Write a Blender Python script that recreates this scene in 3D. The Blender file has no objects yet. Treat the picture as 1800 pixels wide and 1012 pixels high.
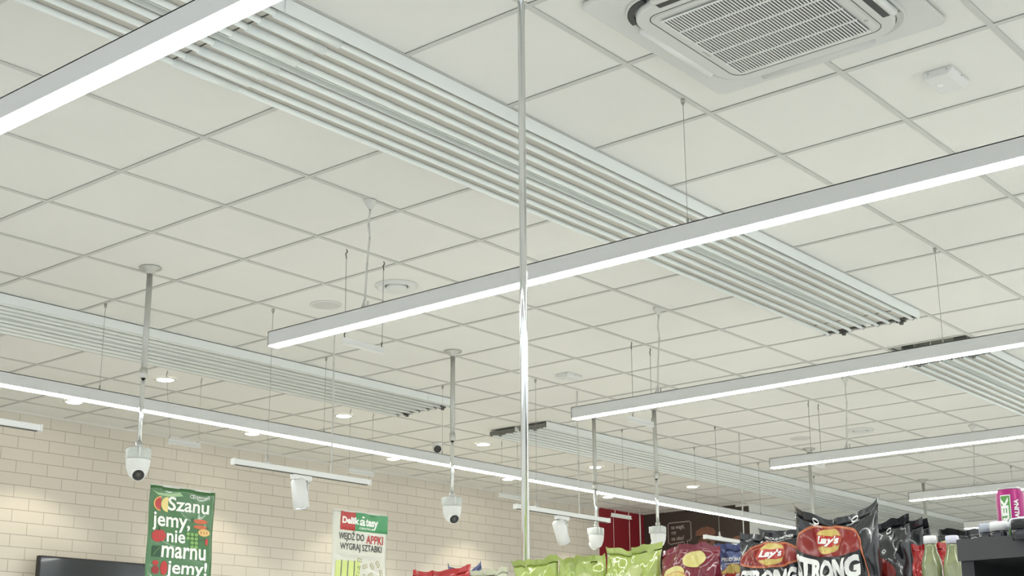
import bpy, bmesh, math, random
from mathutils import Vector, Matrix, noise
random.seed(7)
SC = bpy.context.scene
COL = SC.collection
PI = math.pi

# ---------------------------------------------------------------- camera
H = 3.5                                      # ceiling height
CAM = Vector((-4.5951, -2.7599, 1.1385))
F, PITCH, YAW, ROLL = 2418.2, .2548, .6765, -.011
cd = bpy.data.cameras.new('camera'); cam = bpy.data.objects.new('camera', cd); COL.objects.link(cam)
fw = Vector((math.cos(PITCH)*math.cos(YAW), math.cos(PITCH)*math.sin(YAW), math.sin(PITCH)))
rt = Vector((math.sin(YAW), -math.cos(YAW), 0)); up = rt.cross(fw)
r2 = rt*math.cos(ROLL)+up*math.sin(ROLL); u2 = -rt*math.sin(ROLL)+up*math.cos(ROLL)
M = Matrix((r2, u2, -fw)).transposed().to_4x4(); M.translation = CAM
cam.matrix_world = M
cd.sensor_width = 36; cd.lens = F/1800*36; cd.shift_x = -46.98/1800; cd.shift_y = 95.6/1800
cd.clip_start = .05; cd.clip_end = 100
SC.camera = cam

# ---------------------------------------------------------------- world and exposure
w = bpy.data.worlds.new('world'); SC.world = w; w.use_nodes = True
w.node_tree.nodes['Background'].inputs[0].default_value = (.93, .97, 1.0, 1)
w.node_tree.nodes['Background'].inputs[1].default_value = .64
SC.view_settings.view_transform = 'Standard'; SC.view_settings.look = 'None'
SC.view_settings.exposure = 1.04; SC.view_settings.gamma = 1
SC.view_settings.use_curve_mapping = False
BEAM = 16.0          # watts of each recessed downlight
LED = 21.0            # strength of the white tube diffusers
DOWN = 26.0          # strength of the warm recessed downlights
SPOTW = 60           # watts of each track spot

# ---------------------------------------------------------------- materials
MATS = {}
def mat(name, col, rough=.5, metal=0, emit=0, ecol=None, noise=0, nscale=20, bump=0, spec=.5, alpha=1, trans=0, coat=0):
    if name in MATS: return MATS[name]
    m = bpy.data.materials.new(name); m.use_nodes = True; nt = m.node_tree; b = nt.nodes['Principled BSDF']
    b.inputs['Base Color'].default_value = (*col, 1); b.inputs['Roughness'].default_value = rough
    b.inputs['Metallic'].default_value = metal; b.inputs['Specular IOR Level'].default_value = spec
    b.inputs['Alpha'].default_value = alpha; b.inputs['Transmission Weight'].default_value = trans
    b.inputs['Coat Weight'].default_value = coat
    if emit:
        b.inputs['Emission Color'].default_value = (*(ecol or col), 1); b.inputs['Emission Strength'].default_value = emit
    if noise or bump:
        tc = nt.nodes.new('ShaderNodeTexCoord'); n = nt.nodes.new('ShaderNodeTexNoise')
        n.inputs['Scale'].default_value = nscale; n.inputs['Detail'].default_value = 4
        nt.links.new(tc.outputs['Object'], n.inputs['Vector'])
        if noise:
            mx = nt.nodes.new('ShaderNodeMix'); mx.data_type = 'RGBA'; mx.blend_type = 'MULTIPLY'
            mx.inputs['Factor'].default_value = noise
            mx.inputs[6].default_value = (*col, 1); nt.links.new(n.outputs['Fac'], mx.inputs[7])
            ad = nt.nodes.new('ShaderNodeMapRange'); ad.inputs[3].default_value = .6; ad.inputs[4].default_value = 1.4
            nt.links.new(n.outputs['Fac'], ad.inputs[0]); nt.links.new(ad.outputs[0], mx.inputs[7])
            nt.links.new(mx.outputs[2], b.inputs['Base Color'])
        if bump:
            bp = nt.nodes.new('ShaderNodeBump'); bp.inputs['Strength'].default_value = bump; bp.inputs['Distance'].default_value = .01
            nt.links.new(n.outputs['Fac'], bp.inputs['Height']); nt.links.new(bp.outputs[0], b.inputs['Normal'])
    MATS[name] = m; return m

mat('tile', (.765, .76, .722), .95, noise=.06, nscale=3, spec=.1)
mat('tbar', (.57, .57, .54), .6, spec=.3)
mat('void', (.48, .47, .44), .9)
mat('plenum', (.62, .62, .56), .9)
mat('paint', (.83, .87, .85), .35)
mat('panel_plate', (.56, .54, .49), .6, spec=.2)
mat('luminaire', (.66, .67, .66), .4)
mat('ac_white', (.62, .63, .605), .4)
mat('diffuser', (1, 1, .97), .5, emit=LED, ecol=(.97, 1, .96))
mat('warm_lens', (1, .95, .85), .5, emit=DOWN, ecol=(1, .88, .68))
mat('spot_lens', (1, .97, .9), .4, emit=2.5, ecol=(1, .95, .85))
mat('white', (.68, .69, .67), .4)
mat('white_bright', (.76, .77, .75), .35)
mat('matt_white', (.72, .71, .66), .7)
mat('grey_plastic', (.50, .51, .48), .5)
mat('steel', (.55, .55, .52), .35, metal=.9)
mat('zinc', (.52, .52, .49), .4, metal=.6, noise=.2, nscale=60)
mat('chrome', (.80, .82, .82), .07, metal=1)
mat('dark_steel', (.10, .10, .09), .5, metal=.5)
mat('header_steel', (.20, .20, .18), .5, metal=.3)
mat('wire', (.42, .41, .37), .45, metal=.4)
mat('cable_white', (.62, .62, .58), .5)
mat('black', (.012, .012, .014), .35)
mat('black_glass', (.01, .01, .012), .08, coat=.5)
mat('screen', (.035, .045, .055), .12, coat=.3)
mat('red_wall', (.27, .012, .022), .6, noise=.1, nscale=2)
mat('brown_wall', (.060, .044, .036), .6, noise=.2, nscale=2)
mat('wall_paint', (.80, .80, .76), .8, noise=.05, nscale=2)
mat('floor', (.67, .67, .645), .25, noise=.1, nscale=1.2)
mat('mural_line', (.55, .50, .45), .6)
mat('mural_skin', (.24, .11, .07), .6)
mat('mural_hat', (.23, .105, .07), .7, noise=.7, nscale=14)
mat('mural_dark', (.035, .02, .016), .6)

def brick_mat():
    m = bpy.data.materials.new('brick_tile'); m.use_nodes = True; nt = m.node_tree; b = nt.nodes['Principled BSDF']
    tc = nt.nodes.new('ShaderNodeTexCoord'); sp = nt.nodes.new('ShaderNodeSeparateXYZ'); cb = nt.nodes.new('ShaderNodeCombineXYZ')
    ax = nt.nodes.new('ShaderNodeMath'); ax.operation = 'ADD'; ax.inputs[1].default_value = -.118+28.5
    az = nt.nodes.new('ShaderNodeMath'); az.operation = 'ADD'; az.inputs[1].default_value = .012
    nt.links.new(tc.outputs['Object'], sp.inputs[0]); nt.links.new(sp.outputs['X'], ax.inputs[0]); nt.links.new(sp.outputs['Z'], az.inputs[0])
    nt.links.new(ax.outputs[0], cb.inputs[0]); nt.links.new(az.outputs[0], cb.inputs[1])
    t = nt.nodes.new('ShaderNodeTexBrick'); t.offset = .5; t.offset_frequency = 2; t.squash = 1
    t.inputs['Scale'].default_value = 1; t.inputs['Brick Width'].default_value = .285; t.inputs['Row Height'].default_value = .1
    t.inputs['Mortar Size'].default_value = .0026; t.inputs['Mortar Smooth'].default_value = .1; t.inputs['Bias'].default_value = 0
    t.inputs['Color1'].default_value = (.665, .625, .55, 1); t.inputs['Color2'].default_value = (.685, .645, .57, 1)
    t.inputs['Mortar'].default_value = (.38, .35, .29, 1)
    nt.links.new(cb.outputs[0], t.inputs['Vector']); nt.links.new(t.outputs['Color'], b.inputs['Base Color'])
    bp = nt.nodes.new('ShaderNodeBump'); bp.invert = True; bp.inputs['Strength'].default_value = .5; bp.inputs['Distance'].default_value = .003
    nt.links.new(t.outputs['Fac'], bp.inputs['Height']); nt.links.new(bp.outputs[0], b.inputs['Normal'])
    b.inputs['Roughness'].default_value = .32
    MATS['brick'] = m
brick_mat()

# ---------------------------------------------------------------- builders
class MB:
    def __init__(s): s.bm = bmesh.new()
    def box(s, x0, x1, y0, y1, z0, z1):
        vs = [s.bm.verts.new((x, y, z)) for x in (x0, x1) for y in (y0, y1) for z in (z0, z1)]
        for f in ((0,1,3,2), (4,6,7,5), (0,4,5,1), (2,3,7,6), (0,2,6,4), (1,5,7,3)): s.bm.faces.new([vs[i] for i in f])
        return s
    def quad(s, *p): s.bm.faces.new([s.bm.verts.new(q) for q in p]); return s
    def tube(s, a, b, r, n=12, r1=None, caps=True):
        a = Vector(a); b = Vector(b); d = (b-a).normalized(); t = d.orthogonal().normalized(); q = d.cross(t)
        r1 = r if r1 is None else r1; R = []
        for c, rr in ((a, r), (b, r1)):
            R.append([s.bm.verts.new(c+(t*math.cos(2*PI*i/n)+q*math.sin(2*PI*i/n))*rr) for i in range(n)])
        for i in range(n): f = s.bm.faces.new((R[0][i], R[0][(i+1) % n], R[1][(i+1) % n], R[1][i])); f.smooth = True
        if caps: s.bm.faces.new(R[0][::-1]); s.bm.faces.new(R[1])
        return s
    def lathe(s, prof, c=(0, 0, 0), n=32, axis=None):
        """prof: list of (radius, height) turned about z (or an axis direction) through c"""
        c = Vector(c); Q = Matrix.Identity(3) if axis is None else Vector(axis).to_track_quat('Z', 'Y').to_matrix()
        prev = None
        for r, z in prof:
            ring = [s.bm.verts.new(c+Q@Vector((r*math.cos(2*PI*i/n), r*math.sin(2*PI*i/n), z))) for i in range(n)] if r > 1e-6 else [s.bm.verts.new(c+Q@Vector((0, 0, z)))]
            if prev:
                for i in range(n):
                    a = prev[i % len(prev)]; b = prev[(i+1) % len(prev)]; d = ring[(i+1) % len(ring)]; e = ring[i % len(ring)]
                    v = []
                    for q in (a, b, d, e):
                        if q not in v: v.append(q)
                    if len(v) > 2:
                        f = s.bm.faces.new(v); f.smooth = True
            prev = ring
        return s
    def prism(s, pts, f0, f1):
        """closed outline pts (2-D) extruded between mapping functions f0(p) and f1(p)"""
        A = [s.bm.verts.new(f0(*p)) for p in pts]; B = [s.bm.verts.new(f1(*p)) for p in pts]; n = len(pts)
        s.bm.faces.new(A); s.bm.faces.new(B[::-1])
        for i in range(n): s.bm.faces.new((A[i], B[i], B[(i+1) % n], A[(i+1) % n]))
        return s
    def ring(s, P, Q, f0, f1):
        """frame between outlines P (outer) and Q (inner), same count"""
        n = len(P); a = [s.bm.verts.new(f0(*p)) for p in P]; b = [s.bm.verts.new(f0(*p)) for p in Q]
        c = [s.bm.verts.new(f1(*p)) for p in P]; d = [s.bm.verts.new(f1(*p)) for p in Q]
        for i in range(n):
            j = (i+1) % n
            s.bm.faces.new((a[i], a[j], b[j], b[i])); s.bm.faces.new((c[i], d[i], d[j], c[j]))
            s.bm.faces.new((a[i], c[i], c[j], a[j])); s.bm.faces.new((b[i], b[j], d[j], d[i]))
        return s
    def path(s, pts, r, n=8):
        for a, b in zip(pts, pts[1:]): s.tube(a, b, r, n)
        return s
    def build(s, name, m, parent=None, bevel=0):
        bmesh.ops.recalc_face_normals(s.bm, faces=s.bm.faces)
        me = bpy.data.meshes.new(name); s.bm.to_mesh(me); s.bm.free()
        me.materials.append(MATS[m] if isinstance(m, str) else m)
        o = bpy.data.objects.new(name, me); COL.objects.link(o)
        if parent is not None: o.parent = parent
        if bevel:
            b = o.modifiers.new('bevel', 'BEVEL'); b.width = bevel; b.segments = 2; b.limit_method = 'ANGLE'
        return o

def tag(o, label=None, cat=None, group=None, kind=None):
    if label: o['label'] = label
    if cat: o['category'] = cat
    if group: o['group'] = group
    if kind: o['kind'] = kind
    return o
def thing(name, label, cat, loc=(0, 0, 0), rz=0, group=None):
    o = bpy.data.objects.new(name, None); COL.objects.link(o); o.location = loc; o.rotation_euler = (0, 0, rz)
    o.empty_display_size = .1
    return tag(o, label, cat, group)
def kids(o): return [c for c in bpy.data.objects if c.parent == o]
def copy_tree(o, parent=None):
    c = o.copy(); COL.objects.link(c)
    if parent is not None: c.parent = parent
    for k in kids(o): copy_tree(k, c)
    return c
def clone(o, loc, label):
    c = copy_tree(o); c.location = loc; c['label'] = label; return c
def struct(o): o['kind'] = 'structure'; return o

def rounded(w, h, r, n=8, cx=0, cy=0):
    P = []
    for sx, sy, a0 in ((1, 1, 0), (-1, 1, 90), (-1, -1, 180), (1, -1, 270)):
        for i in range(n+1):
            a = math.radians(a0+90*i/n); P.append((cx+sx*(w/2-r)+r*math.cos(a), cy+sy*(h/2-r)+r*math.sin(a)))
    return P
def ellipse(cx, cy, a, b, n=32, a0=0, a1=360):
    k = n if a1-a0 == 360 else n+1
    return [(cx+a*math.cos(math.radians(a0+(a1-a0)*i/n)), cy+b*math.sin(math.radians(a0+(a1-a0)*i/n))) for i in range(k)]

# 2-D artwork: meshes in (a, b) coordinates, cut into a fine grid and laid onto a surface by fn(a, b, lift)
def text2d(txt, x0, x1, y0, y1, bold=.02, shear=0):
    """lettering fitted to the box x0..x1, y0..y1"""
    cu = bpy.data.curves.new('t', 'FONT'); cu.body = txt; cu.offset = bold; cu.shear = shear; cu.resolution_u = 3
    ob = bpy.data.objects.new('t', cu); me = bpy.data.meshes.new_from_object(ob)
    bm = bmesh.new(); bm.from_mesh(me); bpy.data.objects.remove(ob); bpy.data.curves.remove(cu); bpy.data.meshes.remove(me)
    xs = [v.co.x for v in bm.verts]; ys = [v.co.y for v in bm.verts]
    ax, bx, ay, by = min(xs), max(xs), min(ys), max(ys)
    for v in bm.verts:
        v.co.x = x0+(v.co.x-ax)/(bx-ax)*(x1-x0); v.co.y = y0+(v.co.y-ay)/(by-ay)*(y1-y0); v.co.z = 0
    return bm
def shape2d(*outlines):
    bm = bmesh.new()
    for P in outlines:
        try: bm.faces.new([bm.verts.new((x, y, 0)) for x, y in P])
        except ValueError: pass
    bmesh.ops.triangulate(bm, faces=bm.faces)
    return bm
def band2d(P, Q):
    bm = bmesh.new(); A = [bm.verts.new((*p, 0)) for p in P]; B = [bm.verts.new((*p, 0)) for p in Q]
    for i in range(len(P)-1): bm.faces.new((A[i], A[i+1], B[i+1], B[i]))
    return bm
def outline2d(P, t, closed=True):
    """stroke of thickness t along P"""
    cx = sum(p[0] for p in P)/len(P); cy = sum(p[1] for p in P)/len(P); n = len(P); A = []; B = []
    for i in range(n):
        a = P[(i-1) % n if closed else max(i-1, 0)]; b = P[(i+1) % n if closed else min(i+1, n-1)]
        dx, dy = b[0]-a[0], b[1]-a[1]; l = math.hypot(dx, dy) or 1; nx, ny = -dy/l*t/2, dx/l*t/2
        A.append((P[i][0]+nx, P[i][1]+ny)); B.append((P[i][0]-nx, P[i][1]-ny))
    if closed: A.append(A[0]); B.append(B[0])
    return band2d(A, B)
def lay(bm, fn, name, m, parent, lift=.001, step=None):
    if step:
        xs = [v.co.x for v in bm.verts]; ys = [v.co.y for v in bm.verts]
        for k, lo, hi in ((0, min(xs), max(xs)), (1, min(ys), max(ys))):
            t = math.ceil(lo/step)*step
            while t < hi:
                co = [0, 0, 0]; co[k] = t; no = [0, 0, 0]; no[k] = 1
                bmesh.ops.bisect_plane(bm, geom=bm.verts[:]+bm.edges[:]+bm.faces[:], plane_co=co, plane_no=no); t += step
        bmesh.ops.triangulate(bm, faces=bm.faces)
    for v in bm.verts: v.co = Vector(fn(v.co.x, v.co.y, lift))
    me = bpy.data.meshes.new(name); bm.to_mesh(me); bm.free(); me.materials.append(MATS[m])
    for p in me.polygons: p.use_smooth = True
    o = bpy.data.objects.new(name, me); COL.objects.link(o); o.parent = parent; return o

# ---------------------------------------------------------------- room shell
XB, XF, YR, YL = -7.2, 15.0, -7.2, 7.55
struct(MB().box(XB, XF, YR, YL+.2, -.1, 0).build('floor', 'floor'))
# suspended ceiling: separate mineral tiles, T-bars a little below them, dark gap beside each tile
PANEL_ROWS = [(.6, 1.2), (4.56, 5.2)]
m = MB(); i0, i1, j0, j1 = -12, 25, -12, 13
OPEN = {(7, 1)}
for i in range(i0, i1):
    for j in range(j0, j1):
        if (i, j) in OPEN: continue
        x, y = i*.6, j*.6
        y1 = min(y+.588, YL)
        m.quad((x+.013, y+.012, H), (x+.5868, y+.012, H), (x+.5868, y1, H), (x+.013, y1, H))
ceil_o = struct(m.build('ceiling', 'tile'))
m = MB()
for i in range(i0, i1+1):
    for j in range(j0, j1):
        m.box(i*.6-.012, i*.6+.012, j*.6-.012, min(j*.6+.588, YL), H-.004, H-.0015)
for j in range(j0, j1):
    m.box(i0*.6, i1*.6, j*.6-.012, j*.6+.012, H-.0045, H-.001)
m.build('ceiling_grid', 'tbar', ceil_o)
m = MB()
m.box(i0*.6, 4.2, j0*.6, YL, H+.02, H+.03); m.box(4.8, i1*.6, j0*.6, YL, H+.02, H+.03)
m.box(4.2, 4.8, j0*.6, .6, H+.02, H+.03); m.box(4.2, 4.8, 1.2, YL, H+.02, H+.03)
m.build('ceiling_void', 'void', ceil_o)
m = MB(); m.box(4.18, 4.2, .58, 1.22, H+.001, H+.16); m.box(4.8, 4.82, .58, 1.22, H+.001, H+.16)
m.box(4.2, 4.8, .58, .6, H+.001, H+.16); m.box(4.2, 4.8, 1.2, 1.22, H+.001, H+.16); m.box(4.18, 4.82, .58, 1.22, H+.16, H+.17)
m.build('ceiling_opening', 'plenum', ceil_o)
# tiled wall on the left, red field, brown mural wall, white return wall
XR, XC, YC = 9.42, 10.42, 5.95
struct(MB().box(XB, XR, YL, YL+.2, 0, H+.2).build('wall_left', 'brick'))
struct(MB().box(XR, XC+.2, YL, YL+.2, 0, H+.2).build('wall_left_red', 'red_wall'))
wb = struct(MB().box(XC, XC+.2, YC+.2, YL, 0, H+.2).build('wall_back', 'brown_wall'))
struct(MB().box(XC, XF, YC, YC+.2, 0, H+.2).build('wall_return', 'wall_paint'))
struct(MB().box(XF, XF+.2, YR, YC, 0, H+.2).build('wall_far', 'wall_paint'))
struct(MB().box(XB, XR, YL-.012, YL, H-.022, H).build('trim_1', 'matt_white'))

# mural print on the brown wall: speech bubble, lettering, butcher with a cap, white emblem by the corner
mural = thing('wall_mural', 'dark brown printed wall graphic with speech bubble and person in cap on the far wall', 'wall graphic', (XC, 0, 0))
def onback(a, b, lift): return (-.002-lift, -a, b)          # a = -Y, b = Z
MB().box(-.004, 0, YC+.01, YL-.15, 2.2, H-.03).build('print_sheet', 'brown_wall', mural)
bub = [(-7.17, 3.10), (-7.17, 3.335), (-7.15, 3.355), (-6.84, 3.355), (-6.82, 3.335), (-6.82, 3.13), (-6.84, 3.11), (-6.88, 3.11), (-6.88, 3.0), (-6.94, 3.10), (-7.14, 3.08)]
lay(outline2d(bub, .009), onback, 'speech_bubble', 'mural_line', mural, .003)
for t, x0, x1, y0, y1 in (('na wag\u0119,', -7.12, -6.915, 3.255, 3.315), ('czy', -7.12, -7.045, 3.195, 3.24), ('na oko?', -7.12, -6.93, 3.125, 3.18)):
    lay(text2d(t, x0, x1, y0, y1, .01), onback, 'lettering', 'mural_line', mural, .003)
lay(shape2d(ellipse(-6.60, 3.0, .135, .16)), onback, 'printed_face', 'mural_skin', mural, .004)
lay(shape2d(ellipse(-6.655, 3.075, .028, .010), ellipse(-6.555, 3.07, .028, .010), [(-6.70, 3.10), (-6.62, 3.11), (-6.62, 3.118), (-6.70, 3.112)], [(-6.59, 3.108), (-6.51, 3.095), (-6.51, 3.105), (-6.59, 3.118)], [(-6.615, 3.04), (-6.595, 3.04), (-6.60, 2.98), (-6.62, 2.98)]), onback, 'printed_eyes', 'mural_dark', mural, .006)
capo = [(-6.745, 3.145), (-6.755, 3.185), (-6.73, 3.225), (-6.69, 3.24), (-6.66, 3.262), (-6.62, 3.255), (-6.58, 3.268), (-6.53, 3.25), (-6.48, 3.235), (-6.45, 3.195), (-6.46, 3.14)]
lay(shape2d(capo), onback, 'printed_cap', 'mural_hat', mural, .007)
lay(shape2d([(-6.74, 3.14), (-6.46, 3.13), (-6.46, 3.145), (-6.74, 3.155)]), onback, 'printed_cap_band', 'mural_dark', mural, .008)
lay(shape2d(ellipse(-6.06, 3.40, .025, .03), ellipse(-6.10, 3.36, .03, .02), ellipse(-6.045, 3.455, .014, .02), [(-6.15, 3.34), (-6.05, 3.38), (-6.04, 3.36), (-6.14, 3.31)], ellipse(-6.02, 3.37, .015, .04)), onback, 'emblem', 'white', mural, .004)
lay(shape2d(ellipse(-6.12, 3.06, .10, .05), ellipse(-6.06, 3.0, .08, .09)), onback, 'printed_arm', 'mural_skin', mural, .004)

# ---------------------------------------------------------------- pendant LED lines
def clip(mb, x, y, z=H): mb.tube((x, y, z-.004), (x, y, z-.022), .009, 10); mb.tube((x, y, z-.022), (x, y, z-.03), .005, 8)
def led_line(label, axis, c, a0, a1, zb, sus, power=(), group='suspended white light lines'):
    """axis 'Y': runs along Y at X=c from a0 to a1; zb = underside of the body"""
    o = thing('pendant_light', label, 'light', ((c, a0, zb) if axis == 'Y' else (a0, c, zb)), 0, group)
    L = a1-a0; hw, hh = .033, .072
    def B(mb, s0, s1, w0, w1, z0, z1):
        return mb.box(w0, w1, s0, s1, z0, z1) if axis == 'Y' else mb.box(s0, s1, w0, w1, z0, z1)
    m = MB(); B(m, 0, L, -hw, -hw+.004, 0, hh); B(m, 0, L, hw-.004, hw, 0, hh); B(m, 0, L, -hw, hw, hh-.004, hh)
    B(m, 0, .004, -hw, hw, 0, hh); B(m, L-.004, L, -hw, hw, 0, hh); m.build('housing', 'luminaire', o)
    m = MB(); B(m, .004, L-.004, -hw+.004, hw-.004, -.004, .006); m.build('diffuser', 'diffuser', o)
    for s in sus:
        x, y = (0, s-a0) if axis == 'Y' else (s-a0, 0); m = MB()
        clip(m, x, y, H-zb); m.tube((x, y, hh+.012), (x, y, H-zb-.028), .0014, 6); m.tube((x, y, hh), (x, y, hh+.03), .005, 8)
        m.build('suspension_wire', 'wire', o)
    for s in power:
        x, y = (0, s-a0) if axis == 'Y' else (s-a0, 0); m = MB()
        T = H-zb
        m.lathe([(.032, T-.005), (.03, T-.012), (.012, T-.04), (.006, T-.05)], (x, y, 0), 16)
        P = [(x+.004, y, T-.05), (x-.003, y+.003, T-.12), (x+.004, y, T-.19), (x, y+.01, T-.32), (x, y+.02, hh+.05), (x-.01, y+.035, hh)]
        m.path(P, .0048, 8); m.tube((x, y, hh), (x, y, hh+.035), .006, 8); m.tube((x, y+.02, hh), (x, y+.02, hh+.03), .004, 8)
        m.build('power_cable', 'cable_white', o)
    return o
Y0 = -6.5
led_line('white line pendant light nearest the viewer, crossing the upper left corner', 'Y', -2.545, Y0, 3.0, 2.885, (), ())
led_line('line pendant light crossing the whole middle behind the chrome pole', 'Y', -.2, Y0, 2.49, 2.88, (.005,), (1.81,))
led_line('line pendant light whose left end hangs just right of the chrome pole', 'Y', 2.3, Y0, 2.49, 2.884, (.01,), (1.82,))
led_line('line pendant light ending above the black chips bags, in front of the small distant one', 'Y', 4.83, Y0, 2.49, 2.876, (), (1.82,))
led_line('small distant line pendant light ending just left of the drink can', 'Y', 7.33, Y0, 2.47, 2.876, (), (1.83,))
led_line('farthest white line pendant light, low behind the chips and the can', 'Y', 9.8, Y0, 2.96, 2.876, (2.4,), ())
led_line('unseen line pendant light added past the right edge to brighten the far ceiling', 'Y', 12.3, Y0, 2.2, 2.876, (1.8,), ())  # extra lamp out of view, added to lift the far ceiling
led_line('very long white line pendant light running parallel to the white tiled wall', 'X', 4.3, -5.5, 9.2, 2.885, (.007, 1.803, 3.009, 5.381, 6.58, 7.8, 9.0), ())

# ---------------------------------------------------------------- radiant ceiling panels
TY = [.645, .726, .800, .880, .985, 1.068, 1.150, 1.225]     # the eight tubes across the panel
def radiant(label, x0, x1, dy, joints=(), start_head=False, end_head=True, group='white ribbed radiant heating panels'):
    o = thing('radiant_panel', label, 'heating panel', (x0, dy, H))
    o['group'] = group
    L = x1-x0; cuts = [0]+[j-x0 for j in joints]+[L]
    m = MB()
    for a, b in zip(cuts, cuts[1:]):
        a += .004 if a else .03*start_head; b -= .004 if b < L else .03*end_head
        for y0, y1 in ((.60, .915), (.955, 1.236)):
            m.box(a, b, y0, y1, -.040, -.034)
        m.box(a, b, .915, .955, -.016, -.012)
    m.build('heating_plate', 'panel_plate', o)
    for y, zb_ in ((.597, -.062), (1.236, -.045)):
        m = MB()
        for a, b in zip(cuts, cuts[1:]): m.box(a+(.0015 if a else 0), b-(.0015 if b < L else 0), y-.002, y+.002, zb_, -.006)
        m.build('side_plate', 'paint', o)
    m = MB(); m.box(0, L, .914, .917, -.048, -.007); m.box(0, L, .953, .956, -.048, -.007); m.build('centre_flange', 'paint', o)
    for y in TY:
        m = MB(); m.tube((0, y, -.049), (L, y, -.049), .0125, 14)
        for j in joints:
            if j < 0 or j > 9: m.tube((j-x0-.0, y, -.049), (j-x0+.30, y, -.049), .0175, 14)
        m.build('heating_tube', 'paint', o)
    for j in joints:
        for q, (y0, y1) in enumerate(zip(TY, TY[1:])):
            if q != 3: MB().box(j-x0-.0035, j-x0+.0015, y0+.015, y1-.012, -.0425, -.0395).build('joint_strip', 'dark_steel', o)
    for flag, x in ((end_head, L), (start_head, 0)):
        if not flag: continue
        m = MB(); s = 1 if x else -1
        for y0, y1 in ((.605, .91), (.96, 1.25)): m.box(min(x, x-s*.03), max(x, x-s*.03), y0, y1, -.052, -.018)
        for y in TY: m.tube((x-s*.002, y, -.049), (x+s*.004, y, -.049), .0135, 12)
        for y in (.72, 1.12): m.tube((x+s*.005, y, -.045), (x+s*.005, y, -.075), .014, 10); m.box(x-.012, x+.012, y-.03, y+.03, -.062, -.054)
        m.build('header', 'header_steel' if start_head else 'dark_steel', o)
    return o
radiant('large ribbed white radiant panel running from the upper left to the middle right', -7.0, 3.415, 0, (-1.79, 3.19))
radiant('ribbed white radiant panel at the right edge, beyond the ceiling opening', 4.6, 14.9, 0, (9.3,), start_head=True, end_head=False)
radiant('ribbed white radiant panel at left between the nearer camera pole and the tiled wall', -7.0, 3.42, 3.965, (3.12,))
radiant('distant ribbed white radiant panel starting behind the chrome pole and running right', 4.62, 14.9, 3.965, (9.25,), start_head=True, end_head=False)
t = thing('panel_connector', 'dark metal pipe connectors hanging in the ceiling opening between two radiant panels', 'pipe connector', (4.27, .9, H))
for y in (-.22, .16):
    m = MB(); m.box(-.02, .02, y-.035, y+.035, -.012, .03); m.tube((0, y-.02, -.022), (0, y-.02, .16), .012, 8); m.tube((0, y+.02, -.022), (0, y+.02, .16), .012, 8); m.build('connector', 'dark_steel', t)
m = MB(); m.tube((.03, -.3, .03), (.03, .3, .03), .008, 8); m.tube((.02, .0, -.01), (.02, .0, .05), .003, 6); m.build('cross_pipe', 'steel', t)

# ---------------------------------------------------------------- ceiling devices
# cassette air conditioner
ac = thing('air_conditioner', 'square white cassette air conditioner with slatted intake grille in the ceiling', 'air conditioner', (-.63, -.625, H))
def zf(z): return lambda x, y: (x, y, z)
m = MB(); A = rounded(.95, .95, .035); m.prism(A, zf(-.006), zf(-.022)); m.build('outer_panel', 'ac_white', ac, .006)
m = MB(); m.ring(rounded(.80, .80, .15), rounded(.77, .77, .135), zf(-.02), zf(-.030)); m.build('raised_rim', 'ac_white', ac, .006)
m = MB()
P = rounded(.735, .735, .13); m.prism(P, zf(-.022), zf(-.052)); m.build('body_panel', 'ac_white', ac, .01)
m = MB(); G = rounded(.62, .62, .05); m.ring(G, rounded(.614, .614, .048), zf(-.0505), zf(-.0528)); m.build('panel_seam', 'black', ac)
m = MB(); m.prism(rounded(.60, .60, .045), zf(-.05), zf(-.056)); m.build('intake_cover', 'ac_white', ac, .003)
m = MB(); m.box(-.264, .264, -.264, .264, -.0610, -.0565); m.build('filter', 'black', ac)
m = MB(); N = 42
for k in range(N+1):
    y = -.262+.524*k/N; m.box(-.268, .268, y-.0025, y+.0025, -.0652, -.0618)
sl = m.build('grille_slats', 'white_bright', ac)
m = MB()
for k in range(6):
    x = -.268+.536*k/5; m.box(x-.003, x+.003, -.268, .268, -.0660, -.0612)
m.build('grille_ribs', 'white_bright', ac)
for k in range(4):                                                   # four louvre slots round the body
    R = Matrix.Rotation(k*PI/2, 3, 'Z')
    def rb(mb): 
        for v in mb.bm.verts: v.co = R@v.co
        return mb
    if k in (1, 2): m = MB(); m.box(-.225, .225, .338, .372, -.0535, -.030); rb(m).build('air_slot', 'black', ac)
    m = MB()
    m.lathe([(0, -.23), (.022, -.23), (.022, .23), (0, .23)], (0, 0, 0), 16, (1, 0, 0))
    for v in m.bm.verts: v.co = Vector((v.co.x, .372+v.co.y*.9, -.040+v.co.z*.75 - v.co.y*.25))
    rb(m).build('louvre', 'white_bright' if k != 3 else 'ac_white', ac)
    m = MB()                                                          # curved corner recess between the louvres
    o_ = ellipse(.25, .25, .142, .142, 10, 5, 85); i_ = ellipse(.25, .25, .118, .118, 10, 5, 85)
    m.prism(o_+i_[::-1], zf(-.0205), zf(-.034)); rb(m).build('corner_duct', 'black' if k == 1 else 'grey_plastic', ac)
m = MB(); m.box(-.025, .025, .283, .29, -.0575, -.0558)
for v in m.bm.verts: v.co.x += .06
m.build('nameplate', 'grey_plastic', ac)
m = MB(); m.lathe([(0, -.059), (.007, -.059), (.008, -.055)], (.20, -.285, 0), 12); m.build('sensor', 'grey_plastic', ac)

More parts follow.
